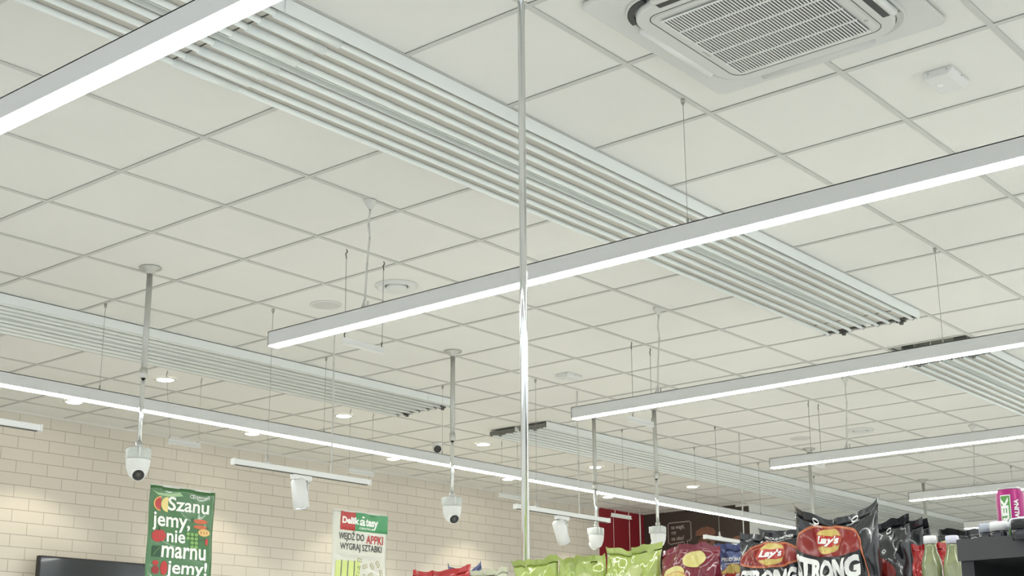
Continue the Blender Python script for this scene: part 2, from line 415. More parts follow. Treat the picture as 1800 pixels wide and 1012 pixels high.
def lightbox(label, x, y, rz, k=1.0):
    o = thing('emergency_light', label, 'emergency light', (x, y, H), rz)
    m = MB(); a, b, c = .086*k, .060*k, .032*k
    m.prism([(-b, 0), (b, 0), (b*.98, -c), (-b*.62, -c), (-b, -c*.45)], lambda p, q: (-a, p, q), lambda p, q: (a, p, q)); m.build('housing', 'white', o, .003)
    m = MB(); m.lathe([(0, -c-.004), (.012, -c-.004), (.016, -c)], (.0, .03, 0), 16); m.build('lens', 'white_bright', o)
    m = MB()
    for y_ in (-.038, .038): m.lathe([(0, -.0015), (.004, -.0015), (.005, .002)], (-a-.0005, y_, -c*.35), 10, (1, 0, 0))
    m.lathe([(0, 0), (.004, 0), (.004, .002)], (0, -b-.002, -c*.45), 10, (0, -1, 0)); m.build('screw', 'grey_plastic', o)
    return o
def flip(o): return o
lightbox('small white boxy emergency light on the ceiling right of the air conditioner', .30, -.90, 0).rotation_euler = (0, 0, 0)
lightbox('small distant white boxy emergency light on the ceiling right of the chrome pole', 3.37, 3.35, 0)
def vent(label, x, y, cone=True):
    o = thing('round_vent' if cone else 'ceiling_speaker', label, 'vent' if cone else 'speaker', (x, y, H))
    if cone:
        MB().lathe([(.0, -.001), (.128, -.001), (.128, -.004), (.0, -.004)]).build('base_ring', 'matt_white', o)
        m = MB(); m.lathe([(.118, -.004), (.116, -.016), (.098, -.018), (.075, -.008), (.070, -.003)]); m.build('outer_ring', 'white', o)
        m = MB(); m.lathe([(.070, -.0045), (.058, -.0045)]); m.build('gap', 'black', o)
        m = MB(); m.lathe([(.060, -.005), (.060, -.017), (.052, -.021), (0, -.018)]); m.build('centre_disc', 'white', o)
    else:
        MB().lathe([(.098, -.001), (.098, -.006), (.088, -.008), (.084, -.005)]).build('rim', 'white', o)
        MB().lathe([(.084, -.005), (0, -.006)]).build('speaker_grille', 'tbar', o)
    return o
v0 = vent('round white ceiling vent with raised disc above the middle line pendant', .9, 2.715)
vent('distant round white ceiling vent above the right line pendant, right of its twin speaker', 6.875, 2.70)
vent('flat round ceiling speaker left of the vent above the middle line pendant', .9, 3.32, False)
vent('distant flat round ceiling speaker above the cable of the far right pendant', 6.88, 3.31, False)

# recessed downlights in two rows along the tiled wall
names = {(0, 1): 'warm recessed downlight beside the nearer camera pole, between radiant panel and wall light',
 (1, 1): 'warm recessed downlight below the end of the left radiant panel', (2, 1): 'warm recessed downlight just left of the chrome pole',
 (3, 1): 'warm recessed downlight between the chrome pole and the far camera poles', (4, 1): 'warm recessed downlight farthest right before the brown wall'}
low = ['leftmost', 'second', 'third', 'fourth', 'fifth']
def downlight(label, x, y, grp):
    o = thing('downlight', label, 'downlight', (x, y, H), 0, grp)
    MB().lathe([(.088, -.001), (.088, -.005), (.064, -.007), (.060, -.003)]).build('trim_ring', 'white', o)
    MB().lathe([(.061, -.0035), (.055, -.008), (0, -.010)]).build('lens', 'warm_lens', o)
    ld = bpy.data.lights.new('downlight_beam', 'SPOT'); ld.energy = BEAM; ld.spot_size = math.radians(98); ld.spot_blend = .35; ld.color = (1, .90, .72); ld.shadow_soft_size = .03
    lo = bpy.data.objects.new('downlight_beam', ld); COL.objects.link(lo); lo.parent = o; lo.location = (0, 0, -.03); return o
pro = None
XS = [-.32, 1.48, 3.30, 5.10, 6.88, 8.74]
for r, y in enumerate((6.905, 5.71)):
    for k, x in enumerate(XS[1:] if True else XS):
        lab = names[(k, 1)] if r else 'downlight glowing just under the long wall light line, %s from the left' % low[k].rstrip(',')
        if pro is None: pro = downlight(lab, x, y, 'warm recessed downlights')
        else: clone(pro, (x, y, H), lab)

# ---------------------------------------------------------------- track rails with spots
def rail(label, x0, x1, zb, hangers, y=3.63, spots=(), cables=()):
    o = thing('track_rail', label, 'track rail', (x0, y, zb), 0, 'white suspended spotlight rails')
    L = x1-x0
    m = MB(); m.box(0, L, -.017, .017, .004, .036); m.build('rail_body', 'white_bright', o, .002)
    m = MB(); m.box(.01, L-.01, -.008, .008, .0, .0045); m.build('rail_slot', 'dark_steel', o)
    for q in (-.012, L): MB().box(q, q+.012, -.019, .019, .002, .038).build('end_cap', 'white_bright', o)
    for hx in hangers:
        x = hx-x0; m = MB(); clip(m, x, 0, H-zb); m.tube((x, 0, .06), (x, 0, H-zb-.028), .0014, 6)
        m.build('suspension_wire', 'wire', o)
        m = MB(); m.tube((x, 0, .036), (x, 0, .085), .007, 10); m.box(x-.018, x+.018, -.012, .012, .034, .046); m.tube((x-.012, -.01, .045), (x-.012, -.01, .062), .007, 8)
        m.build('hanger_bracket', 'zinc', o)
    for cx_ in cables:
        x = cx_-x0; T = H-zb; m = MB()
        m.path([(x, .01, T-.002), (x-.004, .01, T-.25), (x+.004, .01, T*.45), (x+.002, .012, .1), (x, .01, .036)], .0048, 8); m.build('power_cable', 'cable_white', o)
    return o
def spot(label, x, y, z, tx, ty, tz):
    """white cylindrical spot head clipped under a rail; aims at (tx, ty, tz)"""
    o = thing('track_spotlight', label, 'spotlight', (x, y, z))
    m = MB(); m.box(-.075, .075, -.016, .016, -.030, -.001); m.build('adapter', 'white_bright', o, .003)
    m = MB(); m.tube((.0, 0, -.028), (.0, 0, -.075), .008, 10); m.box(.045, .053, -.012, .012, -.15, -.028); m.box(-.008, .053, -.012, .012, -.05, -.042); m.build('bracket', 'white', o)
    d = (Vector((tx, ty, tz))-Vector((x, y, z-.15))).normalized(); c = Vector((0, 0, -.15))-d*.03
    m = MB(); m.lathe([(0, -.095), (.036, -.095), (.047, -.085), (.049, .085), (.045, .085), (.040, .05)], c, 28, d); sh_ = m.build('spot_head', 'white_bright', o)
    m = MB(); m.lathe([(.0, .045), (.040, .05), (.044, .082)], c, 28, d); m.build('reflector', 'chrome', sh_)
    m = MB(); m.lathe([(0, .052), (.018, .052)], c, 20, d); m.build('lamp_disc', 'spot_lens', sh_)
    ld = bpy.data.lights.new('spot_light', 'SPOT'); ld.energy = SPOTW; ld.spot_size = math.radians(52); ld.spot_blend = .7; ld.color = (1, .93, .80); ld.shadow_soft_size = .03
    lo = bpy.data.objects.new('spot_light', ld); COL.objects.link(lo); lo.parent = o; lo.location = c+d*.09
    lo.rotation_euler = d.to_track_quat('-Z', 'Y').to_euler(); return o
ra = rail('suspended white track rail carrying the spotlight left of the white poster', .50, 1.59, 2.495, (.748,), cables=(1.274,))
spot('white cylinder spotlight under the left rail, above and left of the white poster', 1.02, 3.63, 2.495, 1.12, 3.50, 1.3)
rail('white track rail crossing behind the chrome pole, carrying a tilted spotlight', 3.08, 4.21, 2.49, (3.318,), cables=(3.853,))
spot('white cylinder spotlight under the rail right of the chrome pole', 3.62, 3.63, 2.49, 4.4, 3.8, 1.2)
rail('short end of a white track rail at the left edge of the view', -1.95, -.77, 2.51, (-1.10,))
rail('distant white track rail in front of the brown wall graphic', 5.60, 6.7, 2.475, (5.831,), y=3.6, cables=(6.264,))
spot('distant white spotlight under the rail in front of the brown wall', 6.12, 3.6, 2.475, 7.2, 6.6, .8)

# ---------------------------------------------------------------- sign hanging bars and posters
def hbar(label, x0, x1, y, z, hang=None, drop=None):
    o = thing('hanging_bar', label, 'hanging bar', (x0, y, z), 0, 'white sign hanging bars')
    L = x1-x0; m = MB(); m.box(0, L, -.007, .007, 0, .032); m.box(0, L, -.016, .016, -.004, .002); m.build('bar', 'white_bright', o, .002)
    for hx in (hang or (x0+.02, x1-.02)):
        x = min(max(hx-x0, .01), L-.01); T = H-z; m = MB(); m.tube((x, 0, .05), (hx-x0, 0, T-.05), .0013, 6)
        m.path([(hx-x0, 0, T-.003), (hx-x0+.008, 0, T-.015), (hx-x0-.004, 0, T-.03), (hx-x0+.003, 0, T-.055)], .003, 6)
        m.path([(x, 0, .06), (x-.006, 0, .045), (x+.004, 0, .025)], .003, 6); m.build('hook_wire', 'dark_steel' if y < 3 else 'wire', o)
    for dz in ([drop] if drop else []):
        for x in (.03, L-.03): MB().tube((x, 0, -.002), (x, 0, -dz), .0014, 6).build('sign_cord', 'cable_white', o)
    return o
hbar('empty white hanging bar just under the end of the middle line pendant', .235, .535, 2.44, 2.975, (.24, .52))
hbar('empty white hanging bar under the line pendant end right of the chrome pole', 2.82, 3.11, 2.43, 2.945, (2.875, 3.10))
hbar('small white hanging bar mostly hidden behind the far right line pendant end', 5.38, 5.62, 2.44, 2.97, (5.402, 5.574))
hbar('faint white hanging bar carrying the green poster', 1.36, 1.64, 5.46, 2.97, (1.31, 1.62), .318)
hbar('faint white hanging bar carrying the white and red poster', 3.13, 3.42, 5.46, 2.97, (3.14, 3.40), .318)
hbar('empty faint white hanging bar just left of the chrome pole', 5.03, 5.35, 5.46, 2.97, (5.073, 5.3))
hbar('white hanging bar with two cords in front of the red wall', 6.80, 7.14, 5.46, 2.955, (6.865, 7.107), .75)

def poster(label, x0, wd, ztop, ht, m_):
    o = thing('hanging_poster', label, 'poster', (x0, 5.46, ztop))
    def f(a, b, lift=0):                                               # a right, b down-negative; slight ripples near the top
        r = .012*math.sin(a*23+.5)*math.exp(b*9)+.004*math.sin(b*14+a*5)
        return (a, -r-lift, b)
    bm = bmesh.new(); bmesh.ops.create_grid(bm, x_segments=24, y_segments=30, size=.5)
    for v in bm.verts: v.co = Vector(((v.co.x+.5)*wd, (v.co.y-.5)*ht, 0))
    sh = lay(bm, f, 'poster_sheet', m_, o, 0)
    s = sh.modifiers.new('solid', 'SOLIDIFY'); s.thickness = .0006; s.offset = 0
    MB().box(0, wd, -.004, .006, -.004, .010).build('top_strip', 'cable_white', o)
    return o, f
mat('poster_green', (.055, .16, .055), .22, noise=.25, nscale=3, coat=.4); mat('ink_white', (.80, .82, .77), .45); mat('ink_red', (.44, .03, .028), .35)
mat('ink_orange', (.52, .12, .04), .35); mat('ink_yellow', (.72, .60, .22), .35); mat('ink_lime', (.20, .38, .09), .35); mat('ink_leaf', (.02, .07, .03), .35)
mat('ink_bread', (.66, .45, .16), .35); mat('ink_dark_red', (.28, .02, .025), .35); mat('ink_black', (.02, .02, .02), .35); mat('ink_peel', (.70, .42, .12), .35)
mat('painted_shine', (.30, .48, .24), .3)  # lighter green standing in for gloss on the poster folds
p, f = poster('hanging green poster with white Polish lettering and drawn fruit and vegetables', 1.226, .565, 2.651, .86, 'poster_green')
S = .565
def T(t, a0, a1, d0, d1, m_='ink_white', par=None, fn=None, sc=S, **k): return lay(text2d(t, a0*sc, a1*sc, -d1, -d0, **k), fn or f, 'lettering', m_, par or p, .0032, .03)
T('Szanu', .29, .92, .065, .165, bold=.018)
T('jemy,', .06, .64, .185, .318, bold=.018)
T('nie', .285, .57, .303, .392, bold=.018)
T('marnu', .22, .90, .418, .502, bold=.018)
T('jemy!', .32, .93, .515, .64, bold=.018)
T('EUROCASH', .71, .92, .040, .056, bold=.03)
def D(name, m_, *shapes, lift=.0014): return lay(shape2d(*shapes), f, name, m_, p, lift+.0018, .03)
lay(outline2d(ellipse(.635*S, -.050, .018, .011, 20), .004), f, 'emblem', 'ink_white', p, .003)
lay(outline2d(ellipse(.672*S, -.050, .012, .011, 20), .004), f, 'emblem', 'ink_white', p, .003)
D('grapefruit_picture', 'ink_peel', ellipse(.175*S, -.125, .062, .052, 20, 90, 270)); D('grapefruit_flesh', 'ink_red', ellipse(.175*S, -.125, .052, .044, 20, 90, 270), lift=.0018)
D('lemon_picture', 'ink_yellow', ellipse(.29*S, -.125, .062, .054, 20, 90, 270))
D('carrot_picture', 'ink_orange', ellipse(.80*S, -.222, .062, .017), ellipse(.80*S, -.262, .060, .014))
D('carrot_tops', 'ink_leaf', ellipse(.675*S, -.216, .012, .013), ellipse(.91*S, -.268, .011, .012))
D('apple_picture', 'ink_red', ellipse(.145*S, -.355, .050, .042), ellipse(.20*S, -.350, .040, .040)); D('apple_stem', 'ink_leaf', [(.16*S, -.315), (.185*S, -.315), (.18*S, -.295), (.165*S, -.295)])
D('pea_picture', 'ink_lime', *[ellipse((.615+.065*i)*S, -.320-.030*j, .0155, .0125, 14) for i in range(3) for j in range(4) if not (i == 0 and j > 1)])
D('bread_picture', 'ink_bread', ellipse(.865*S, -.300, .052, .027)); D('bread_cuts', 'ink_orange', *[ellipse((.82+.045*i)*S, -.300, .003, .015, 10) for i in range(3)], lift=.0018)
D('radish_picture', 'ink_red', ellipse(.91*S, -.365, .013, .026)); D('radish_leaf', 'ink_leaf', [(.76*S, -.356), (.88*S, -.345), (.88*S, -.352), (.76*S, -.362)])
D('leaf_picture', 'ink_leaf', [(.08*S, -.425), (.205*S, -.425), (.205*S, -.500), (.08*S, -.500)])
lay(outline2d([(.10*S, -.49), (.14*S, -.46), (.19*S, -.435)], .003, False), f, 'leaf_vein', 'ink_lime', p, .004)
D('berry_picture', 'ink_red', ellipse(.145*S, -.543, .026, .018)); D('beet_picture', 'ink_dark_red', ellipse(.15*S, -.592, .032, .028)); D('pepper_picture', 'ink_red', ellipse(.275*S, -.575, .030, .050))
D('painted_sheen', 'painted_shine', [(.03*S, -.035), (.12*S, -.05), (.30*S, -.045), (.45*S, -.03), (.50*S, -.055), (.33*S, -.068), (.12*S, -.066)], lift=.0009)  # gloss of the upper folds painted as a lighter patch

mat('poster_white', (.60, .60, .52), .25, noise=.15, nscale=2.5, coat=.3); mat('ink_green', (.05, .27, .10), .3); mat('ink_bar', (.55, .64, .22), .35); mat('ink_note', (.36, .32, .17), .4)
p2, f2 = poster('hanging white poster with red and green shop banner and black Polish lettering', 2.972, .612, 2.647, .8, 'poster_white')
S2 = .612
def T2(*a, **k): return T(*a, par=p2, fn=f2, sc=S2, **k)
def D2(name, m_, *shapes, lift=.0008): return lay(shape2d(*shapes), f2, name, m_, p2, lift+.0018, .03)
D2('red_banner', 'ink_red', [(.14*S2, -.002), (.41*S2, -.002), (.41*S2, -.150), (.14*S2, -.150)])
D2('green_banner', 'ink_green', [(.41*S2, -.002), (S2, -.002), (S2, -.150), (.41*S2, -.150)])
T2('Delik', .175, .475, .042, .098, bold=.045); T2('a', .48, .585, .055, .105, bold=.03); T2('tesy', .59, .83, .042, .125, bold=.045)
T2('CENTRUM', .48, .77, .118, .134, bold=.02)
D2('logo_leaf', 'ink_white', ellipse(.535*S2, -.036, .014, .008), lift=.0014)
T2('WEJD\u0179 DO', .12, .58, .155, .245, m_='ink_black', bold=.02); T2('APPKI', .62, .93, .175, .245, m_='ink_red', bold=.02)
T2('WYGRAJ SZTABKI', .14, .91, .255, .325, m_='ink_black', bold=.015)
D2('small_print', 'tbar', *[[(a*S2, -.350-.012*k), ((a+.15)*S2, -.350-.012*k), ((a+.15)*S2, -.354-.012*k), (a*S2, -.354-.012*k)] for k in range(2) for a in (.15, .33, .5, .66)])
D2('bar_picture', 'ink_bar', *[[((.07+.115*i)*S2, -.40+.004*i), ((.165+.115*i)*S2, -.40), ((.15+.115*i)*S2, -.8), ((.06+.115*i)*S2, -.8)] for i in range(4)])
D2('bar_dark_edge', 'ink_black', *[[((.168+.115*i)*S2, -.40), ((.178+.115*i)*S2, -.39), ((.160+.115*i)*S2, -.8), ((.152+.115*i)*S2, -.8)] for i in range(3)], *[[((.47+.03*i)*S2, -.43), ((.48+.03*i)*S2, -.43), ((.43+.03*i)*S2, -.56), ((.42+.03*i)*S2, -.56)] for i in range(2)])  # dark edges printed along the bars
def note(cx, cy, a, w_=.052, h_=.032):
    c, s = math.cos(a), math.sin(a); return [(cx*S2+x*c-y*s, cy+x*s+y*c) for x, y in ((-w_/2, -h_/2), (w_/2, -h_/2), (w_/2, h_/2), (-w_/2, h_/2))]
NT = [(.50, -.385, -.1), (.60, -.432, .3), (.73, -.425, -.9), (.84, -.405, -1.0), (.90, -.475, -1.35), (.70, -.50, .5), (.58, -.52, .9), (.82, -.53, -.6), (.66, -.57, .1)]
D2('banknote_picture', 'ink_note', *[note(*n) for n in NT]); D2('banknote_field', 'poster_white', *[note(*n, w_=.038, h_=.018) for n in NT], lift=.0014); D2('banknote_mark', 'ink_note', *[note(*n, w_=.012, h_=.012) for n in NT], lift=.002)
D2('hand_picture', 'ink_black', [(.42*S2, -.53), (.66*S2, -.51), (.70*S2, -.56), (.42*S2, -.60)])

# ---------------------------------------------------------------- cameras on drop poles
mat('cam_bracket', (.55, .58, .54), .5, noise=.5, nscale=90, bump=.4); mat('cam_white', (.72, .73, .70), .35)
def cctv(label, x, y, zc, zj=2.90, look=(-.40, -.77)):
    """zc = top of the camera housing"""
    o = thing('security_camera', label, 'camera', (x, y, zc), 0, 'security cameras on ceiling drop poles')
    T_ = H-zc
    m = MB(); m.lathe([(0, T_-.001), (.062, T_-.001), (.062, T_-.008), (.032, T_-.018), (.024, T_-.035), (.017, T_-.04)], (0, 0, 0), 24)
    m.build('ceiling_flange', 'zinc', o)
    m = MB(); m.tube((0, 0, zj-zc), (0, 0, T_-.03), .0165, 16); m.build('upper_tube', 'zinc', o)
    m = MB(); m.lathe([(.0165, zj-zc+.02), (.021, zj-zc+.018), (.021, zj-zc-.03), (.014, zj-zc-.034)], (0, 0, 0), 16); m.build('coupling', 'steel', o)
    m = MB(); m.tube((0, 0, .045), (0, 0, zj-zc-.02), .0125, 16); m.build('lower_tube', 'chrome', o)
    m = MB(); m.lathe([(0, .055), (.019, .055), (.019, .02), (.0, .02)], (0, 0, 0), 16); m.build('tube_socket', 'zinc', o)
    m = MB(); m.lathe([(0, .022), (.062, .022), (.068, .012), (.068, -.036), (0, -.036)], (0, 0, 0), 8); jb = m.build('junction_box', 'cam_bracket', o, .004)
    for a in (0, 120, 240): c, s = math.cos(math.radians(a)), math.sin(math.radians(a)); MB().tube((.068*c, .068*s, .022), (.068*c, .068*s, -.032), .006, 8).build('latch', 'white', jb)
    m = MB(); m.lathe([(0, -.037), (.062, -.037), (.064, -.045), (.060, -.085), (.045, -.125), (.030, -.138), (0, -.142)], (0, 0, 0), 32); m.build('dome_housing', 'cam_white', o)
    d = Vector((look[0], look[1], -.55)).normalized(); c = Vector((0, 0, -.100))+d*.026
    m = MB(); m.lathe([(0, -.01), (.040, 0), (.041, .015), (.036, .026), (.031, .030)], c, 28, d); cb_ = m.build('camera_ball', 'cam_white', o)
    m = MB(); m.lathe([(.031, .028), (.028, .031), (.012, .026), (.0, .026)], c, 28, d); m.build('lens_glass', 'black_glass', cb_)
    m = MB(); m.lathe([(.013, .0268), (.006, .029), (0, .029)], c, 16, d); m.build('lens', 'dark_steel', cb_)
    return o
cctv('white dome camera on a long ceiling pole at left, above the green poster', -.245, 3.505, 2.455)
cctv('white dome camera on a ceiling pole between the white poster and the chrome pole', 2.268, 3.518, 2.455)
cctv('white dome camera on a ceiling pole in front of the brown wall graphic', 4.72, 3.50, 2.475, 2.92, (-.3, .5))
cctv('white dome camera on a ceiling pole before the left edge of the red wall', 4.62, 4.05, 2.50, 2.88, (-.1, .9))
cctv('distant dome camera pole hanging behind the largest black chips bag', 7.424, 3.515, 2.3, 2.6)
cctv('farthest dome camera pole, right of the black chips bags near the far pendant', 10.1, 3.517, 2.3, 2.6)
t = thing('ceiling_camera', 'small white round camera with dark lens on the ceiling near the poled camera', 'camera', (4.75, 5.98, H))
m = MB(); m.lathe([(0, -.001), (.05, -.001), (.05, -.02), (.04, -.03)]); m.build('camera_base', 'white', t)
d = Vector((-.6, -.7, -.45)).normalized(); c = Vector((0, 0, -.055))
m = MB(); m.lathe([(0, -.045), (.03, -.035), (.047, 0), (.044, .02), (.036, .03)], c, 24, d); m.build('camera_ball', 'cam_white', t)
m = MB(); m.lathe([(.036, .029), (.0, .033)], c, 24, d); m.build('lens_glass', 'black_glass', t)

# loose cable dropping in front of the back wall corner
t = tag(MB().path([(9.75, 7.15, H-.002), (9.75, 7.15, 3.1), (9.76, 7.15, 2.0), (9.75, 7.15, .8), (9.75, 7.15, .002)], .009, 8).build('hanging_cable', 'cable_white'), 'thin pale cable hanging from the ceiling near the red and brown wall corner', 'cable')

# television on brackets against the tiled wall
t = thing('television', 'wide dark switched-off television on the white tiled wall left of the green poster', 'television', (2.2, YL, 1.7))
MB().box(-.62, .62, -.16, -.115, -.09, .62).build('television_frame', 'black', t, .004)
MB().box(-.605, .605, -.1615, -.159, -.07, .605).build('screen', 'screen', t)
m = MB(); m.box(-.2, .2, -.116, -.06, .1, .4); m.box(-.08, .08, -.06, 0, .15, .35); m.build('wall_bracket', 'dark_steel', t)

# ---------------------------------------------------------------- chrome pole
t = thing('chrome_pole', 'tall thin chrome pole standing behind the lime green chips bags, reaching the ceiling', 'pole', (-1.262, -.022, 1.2915))
MB().tube((0, 0, .02), (0, 0, H-1.2915-.016), .0125, 32).build('pole_tube', 'chrome', t)
m = MB(); m.lathe([(0, 0), (.05, 0), (.05, .008), (.02, .02), (.0125, .03)], (0, 0, 0), 24); m.build('base_flange', 'chrome', t)
m = MB(); m.lathe([(0, H-1.297), (.018, H-1.297), (.018, H-1.303), (.0125, H-1.308)], (0, 0, 0), 24); m.build('ceiling_flange', 'chrome', t)

# ---------------------------------------------------------------- shop shelving (mostly below the view)
mat('shelf_grey', (.11, .115, .11), .45); mat('shelf_white', (.6, .6, .57), .5)
t = thing('shelving_unit', 'grey shop shelving unit whose top carries the chips bags', 'shelving', (-1.10, -.36, 0))
MB().box(-.36, .36, -.95, 1.2, 0, .15).build('base', 'shelf_grey', t)
for y in (-.93, 0, 1.17): MB().box(.2, .23, y-.012, y+.012, .15, 1.28).build('upright', 'shelf_grey', t)
MB().box(.215, .225, -.93, 1.16, .15, 1.25).build('back_panel', 'shelf_white', t)
for z in (.5, .88, 1.261): MB().box(-.36, .36, -.95, 1.2, z, z+.03).build('shelf', 'shelf_white', t)

# ---------------------------------------------------------------- chips bags
def bag_mesh(wd, ht, dp, seed, ears=.02, sag=.0, lean=0.0, curl=.02, puff=1.0):
    """front surface function and mesh of a sealed foil pillow bag; faces local -y"""
    rnd = random.Random(seed); K = [(rnd.uniform(5, 16), rnd.uniform(3, 14), rnd.uniform(0, 6.3), rnd.uniform(.0010, .0030)) for _ in range(7)]
    F_ = [(rnd.uniform(-1, 1), rnd.uniform(.55, .95), rnd.uniform(-1.2, 1.2), rnd.uniform(.003, .008)) for _ in range(9)]
    def prof(u, v):
        e = max(0, 1-abs(u)**2.6)**.55
        t_ = min(1, max(0, (.93-v)/.38)); b_ = min(1, v/.12); return e*(t_*t_*(3-2*t_))**.6*(.35+.65*b_)
    def S_(u, v, side, lift=0):                                         # u -1..1, v 0..1
        q = prof(u, v); wr = 0
        for a, b, c, k in K: wr += k*math.sin(a*u+b*v*2+c)
        for a, b, sl, k in F_:
            dd = (u-a)-(v-b)*sl*2; wr += k*math.exp(-(dd/.06)**2)*math.exp(-((v-b)/.22)**2)
        n_ = noise.noise(Vector((u*1.9+seed*3.1, v*4.3, seed*.7))); n2 = noise.noise(Vector((u*4.5+seed, v*7+u*3, seed*1.3)))
        wr += .016*(.35-abs(n_)*1.3)+.007*(.3-abs(n2)*1.2)
        crumple = max(0, (v-.80)/.2)
        y = -(side)*(dp/2*q*puff) - (side*wr*(.4+.6*q))*(1 if q > .02 else 0)
        y += crumple*(.020*noise.noise(Vector((u*2.2+seed*5, v*1.5, 0)))*1.6+.010*noise.noise(Vector((u*6+seed, v*3, 1)))+.005*math.sin(u*7+seed)) - crumple*curl*(1-u*u) + lean*v*v
        wx = wd/2*(1-.035*math.sin(PI*min(1, v))*puff)
        top = ht + ears*abs(u)**2.2 - sag*(1-u*u) + crumple*.010*noise.noise(Vector((u*3+seed, 2.0, 0)))
        z = v*top
        if v > .93: z -= 0
        return Vector((u*wx, y-lift, z)) if side > 0 else Vector((u*wx, y+lift, z))
    bm = bmesh.new(); NU, NV = 40, 44; g = {}
    for s in (1, -1):
        for i in range(NU+1):
            for j in range(NV+1):
                u = -1+2*i/NU; v = j/NV
                edge = i in (0, NU) or v > .925
                key = (0 if edge else s, i, j)
                if key not in g: g[key] = bm.verts.new(S_(u, v, 1 if edge else s))
    def G(s, i, j): return g[(0, i, j)] if (0, i, j) in g else g[(s, i, j)]
    for s in (1, -1):
        for i in range(NU):
            for j in range(NV):
                vs = [G(s, i, j), G(s, i+1, j), G(s, i+1, j+1), G(s, i, j+1)]
                if all(x in [g.get((0, a, b)) for a, b in ((i, j), (i+1, j), (i+1, j+1), (i, j+1))] for x in vs) and s == -1: continue
                try: f_ = bm.faces.new(vs); f_.smooth = True
                except ValueError: pass
    bmesh.ops.recalc_face_normals(bm, faces=bm.faces)
    return bm, S_
def bag(label, x, y, z, wd, ht, m_, seed, rz=-90, dp=.085, dec=None, **k):
    o = thing('chips_bag', label, 'chips bag', (x, y, z), math.radians(rz))
    bm, S_ = bag_mesh(wd, ht, dp, seed, **k)
    me = bpy.data.meshes.new('bag_foil'); bm.to_mesh(me); bm.free(); me.materials.append(MATS[m_])
    b = bpy.data.objects.new('bag_foil', me); COL.objects.link(b); b.parent = o
    fn = lambda a, c, lift: S_(a, c, 1, lift)
    if dec: dec(o, fn)
    return o
mat('foil_black', (.018, .020, .022), .22, noise=.4, nscale=9, coat=.5); mat('foil_grey', (.10, .11, .11), .25, coat=.4)
mat('foil_green', (.36, .45, .10), .14, noise=.25, nscale=10, coat=1); mat('foil_green_pale', (.44, .50, .19), .25, coat=.4)
mat('foil_maroon', (.17, .012, .028), .2, noise=.4, nscale=8, coat=.5); mat('foil_red', (.45, .02, .02), .2, noise=.4, nscale=9, coat=.5)
mat('foil_blue', (.10, .13, .28), .25, noise=.4, nscale=9, coat=.4); mat('foil_beige', (.62, .62, .46), .25, noise=.3, nscale=9, coat=.4)
mat('sheen_silver', (.5, .5, .47), .2, metal=.6); mat('art_red', (.23, .020, .016), .25, noise=.3, nscale=12); mat('art_orange', (.48, .15, .07), .3)
mat('art_yellow', (.58, .45, .13), .3); mat('art_chip', (.62, .55, .20), .35, noise=.3, nscale=30); mat('art_white', (.82, .82, .78), .3); mat('art_black', (.010, .010, .010), .3)
ST = .045
def logo(o, fn, cx, cy, a, b, txt=True):
    lay(shape2d(ellipse(cx, cy, a*1.07, b*1.05)), fn, 'logo_rim', 'art_orange', o, .0028, ST)
    lay(shape2d(ellipse(cx, cy, a, b)), fn, 'logo_sun', 'art_yellow', o, .0034, ST)
    lay(shape2d([(cx-a*1.0, cy+b*.38), (cx-a*.45, cy+b*.46), (cx, cy+b*.42), (cx+a*.5, cy+b*.46), (cx+a*1.0, cy+b*.30), (cx+a*.98, cy-b*.32), (cx+a*.4, cy-b*.48), (cx-a*.3, cy-b*.42), (cx-a*.98, cy-b*.52)]), fn, 'logo_ribbon', 'ink_red', o, .0040, ST)
    lay(text2d("Lay's", cx-a*.86, cx+a*.86, cy-b*.42, cy+b*.40, .045, .15), fn, 'lettering', 'art_white', o, .0052, ST)
def dec_strong1(o, fn):
    arch = ellipse(-.12, .655, .80, .255, 32, 0, 180); k = [(-.92, .575), (-.92, .62)][::-1]
    lay(shape2d(arch+[(-.92, .64), (.68, .64)]), fn, 'red_arch', 'art_red', o, .0018, ST)
    lay(outline2d(ellipse(-.12, .655, .82, .268, 32, 0, 180), .022, False), fn, 'arch_line', 'art_orange', o, .0024, ST)
    lay(outline2d([(.70, .66), (.80, .55), (.82, .38), (.76, .2)], .03, False), fn, 'arch_line', 'art_orange', o, .0024, ST)
    logo(o, fn, -.10, .79, .30, .115)
    lay(shape2d([(-.97, .655), (.70, .645), (.74, .40), (-.97, .42)]), fn, 'black_band', 'art_black', o, .0038, ST)
    lay(text2d('STRONG', -.93, .66, .44, .625, .055), fn, 'lettering', 'art_white', o, .0050, ST)
    lay(shape2d([(-.95, .40), (.74, .38), (.6, .05), (-.9, .05)]), fn, 'lower_panel', 'art_red', o, .0018, ST)
    for cx in (-.42, .42):
        lay(outline2d(ellipse(cx,   .945, .06, .020, 12), .014), fn, 'star_ball', 'art_white', o, .0035, ST)
        lay(text2d('CHAMPIONS', cx-.14, cx+.14, .905, .918, .01), fn, 'lettering', 'art_white', o, .0035, ST)
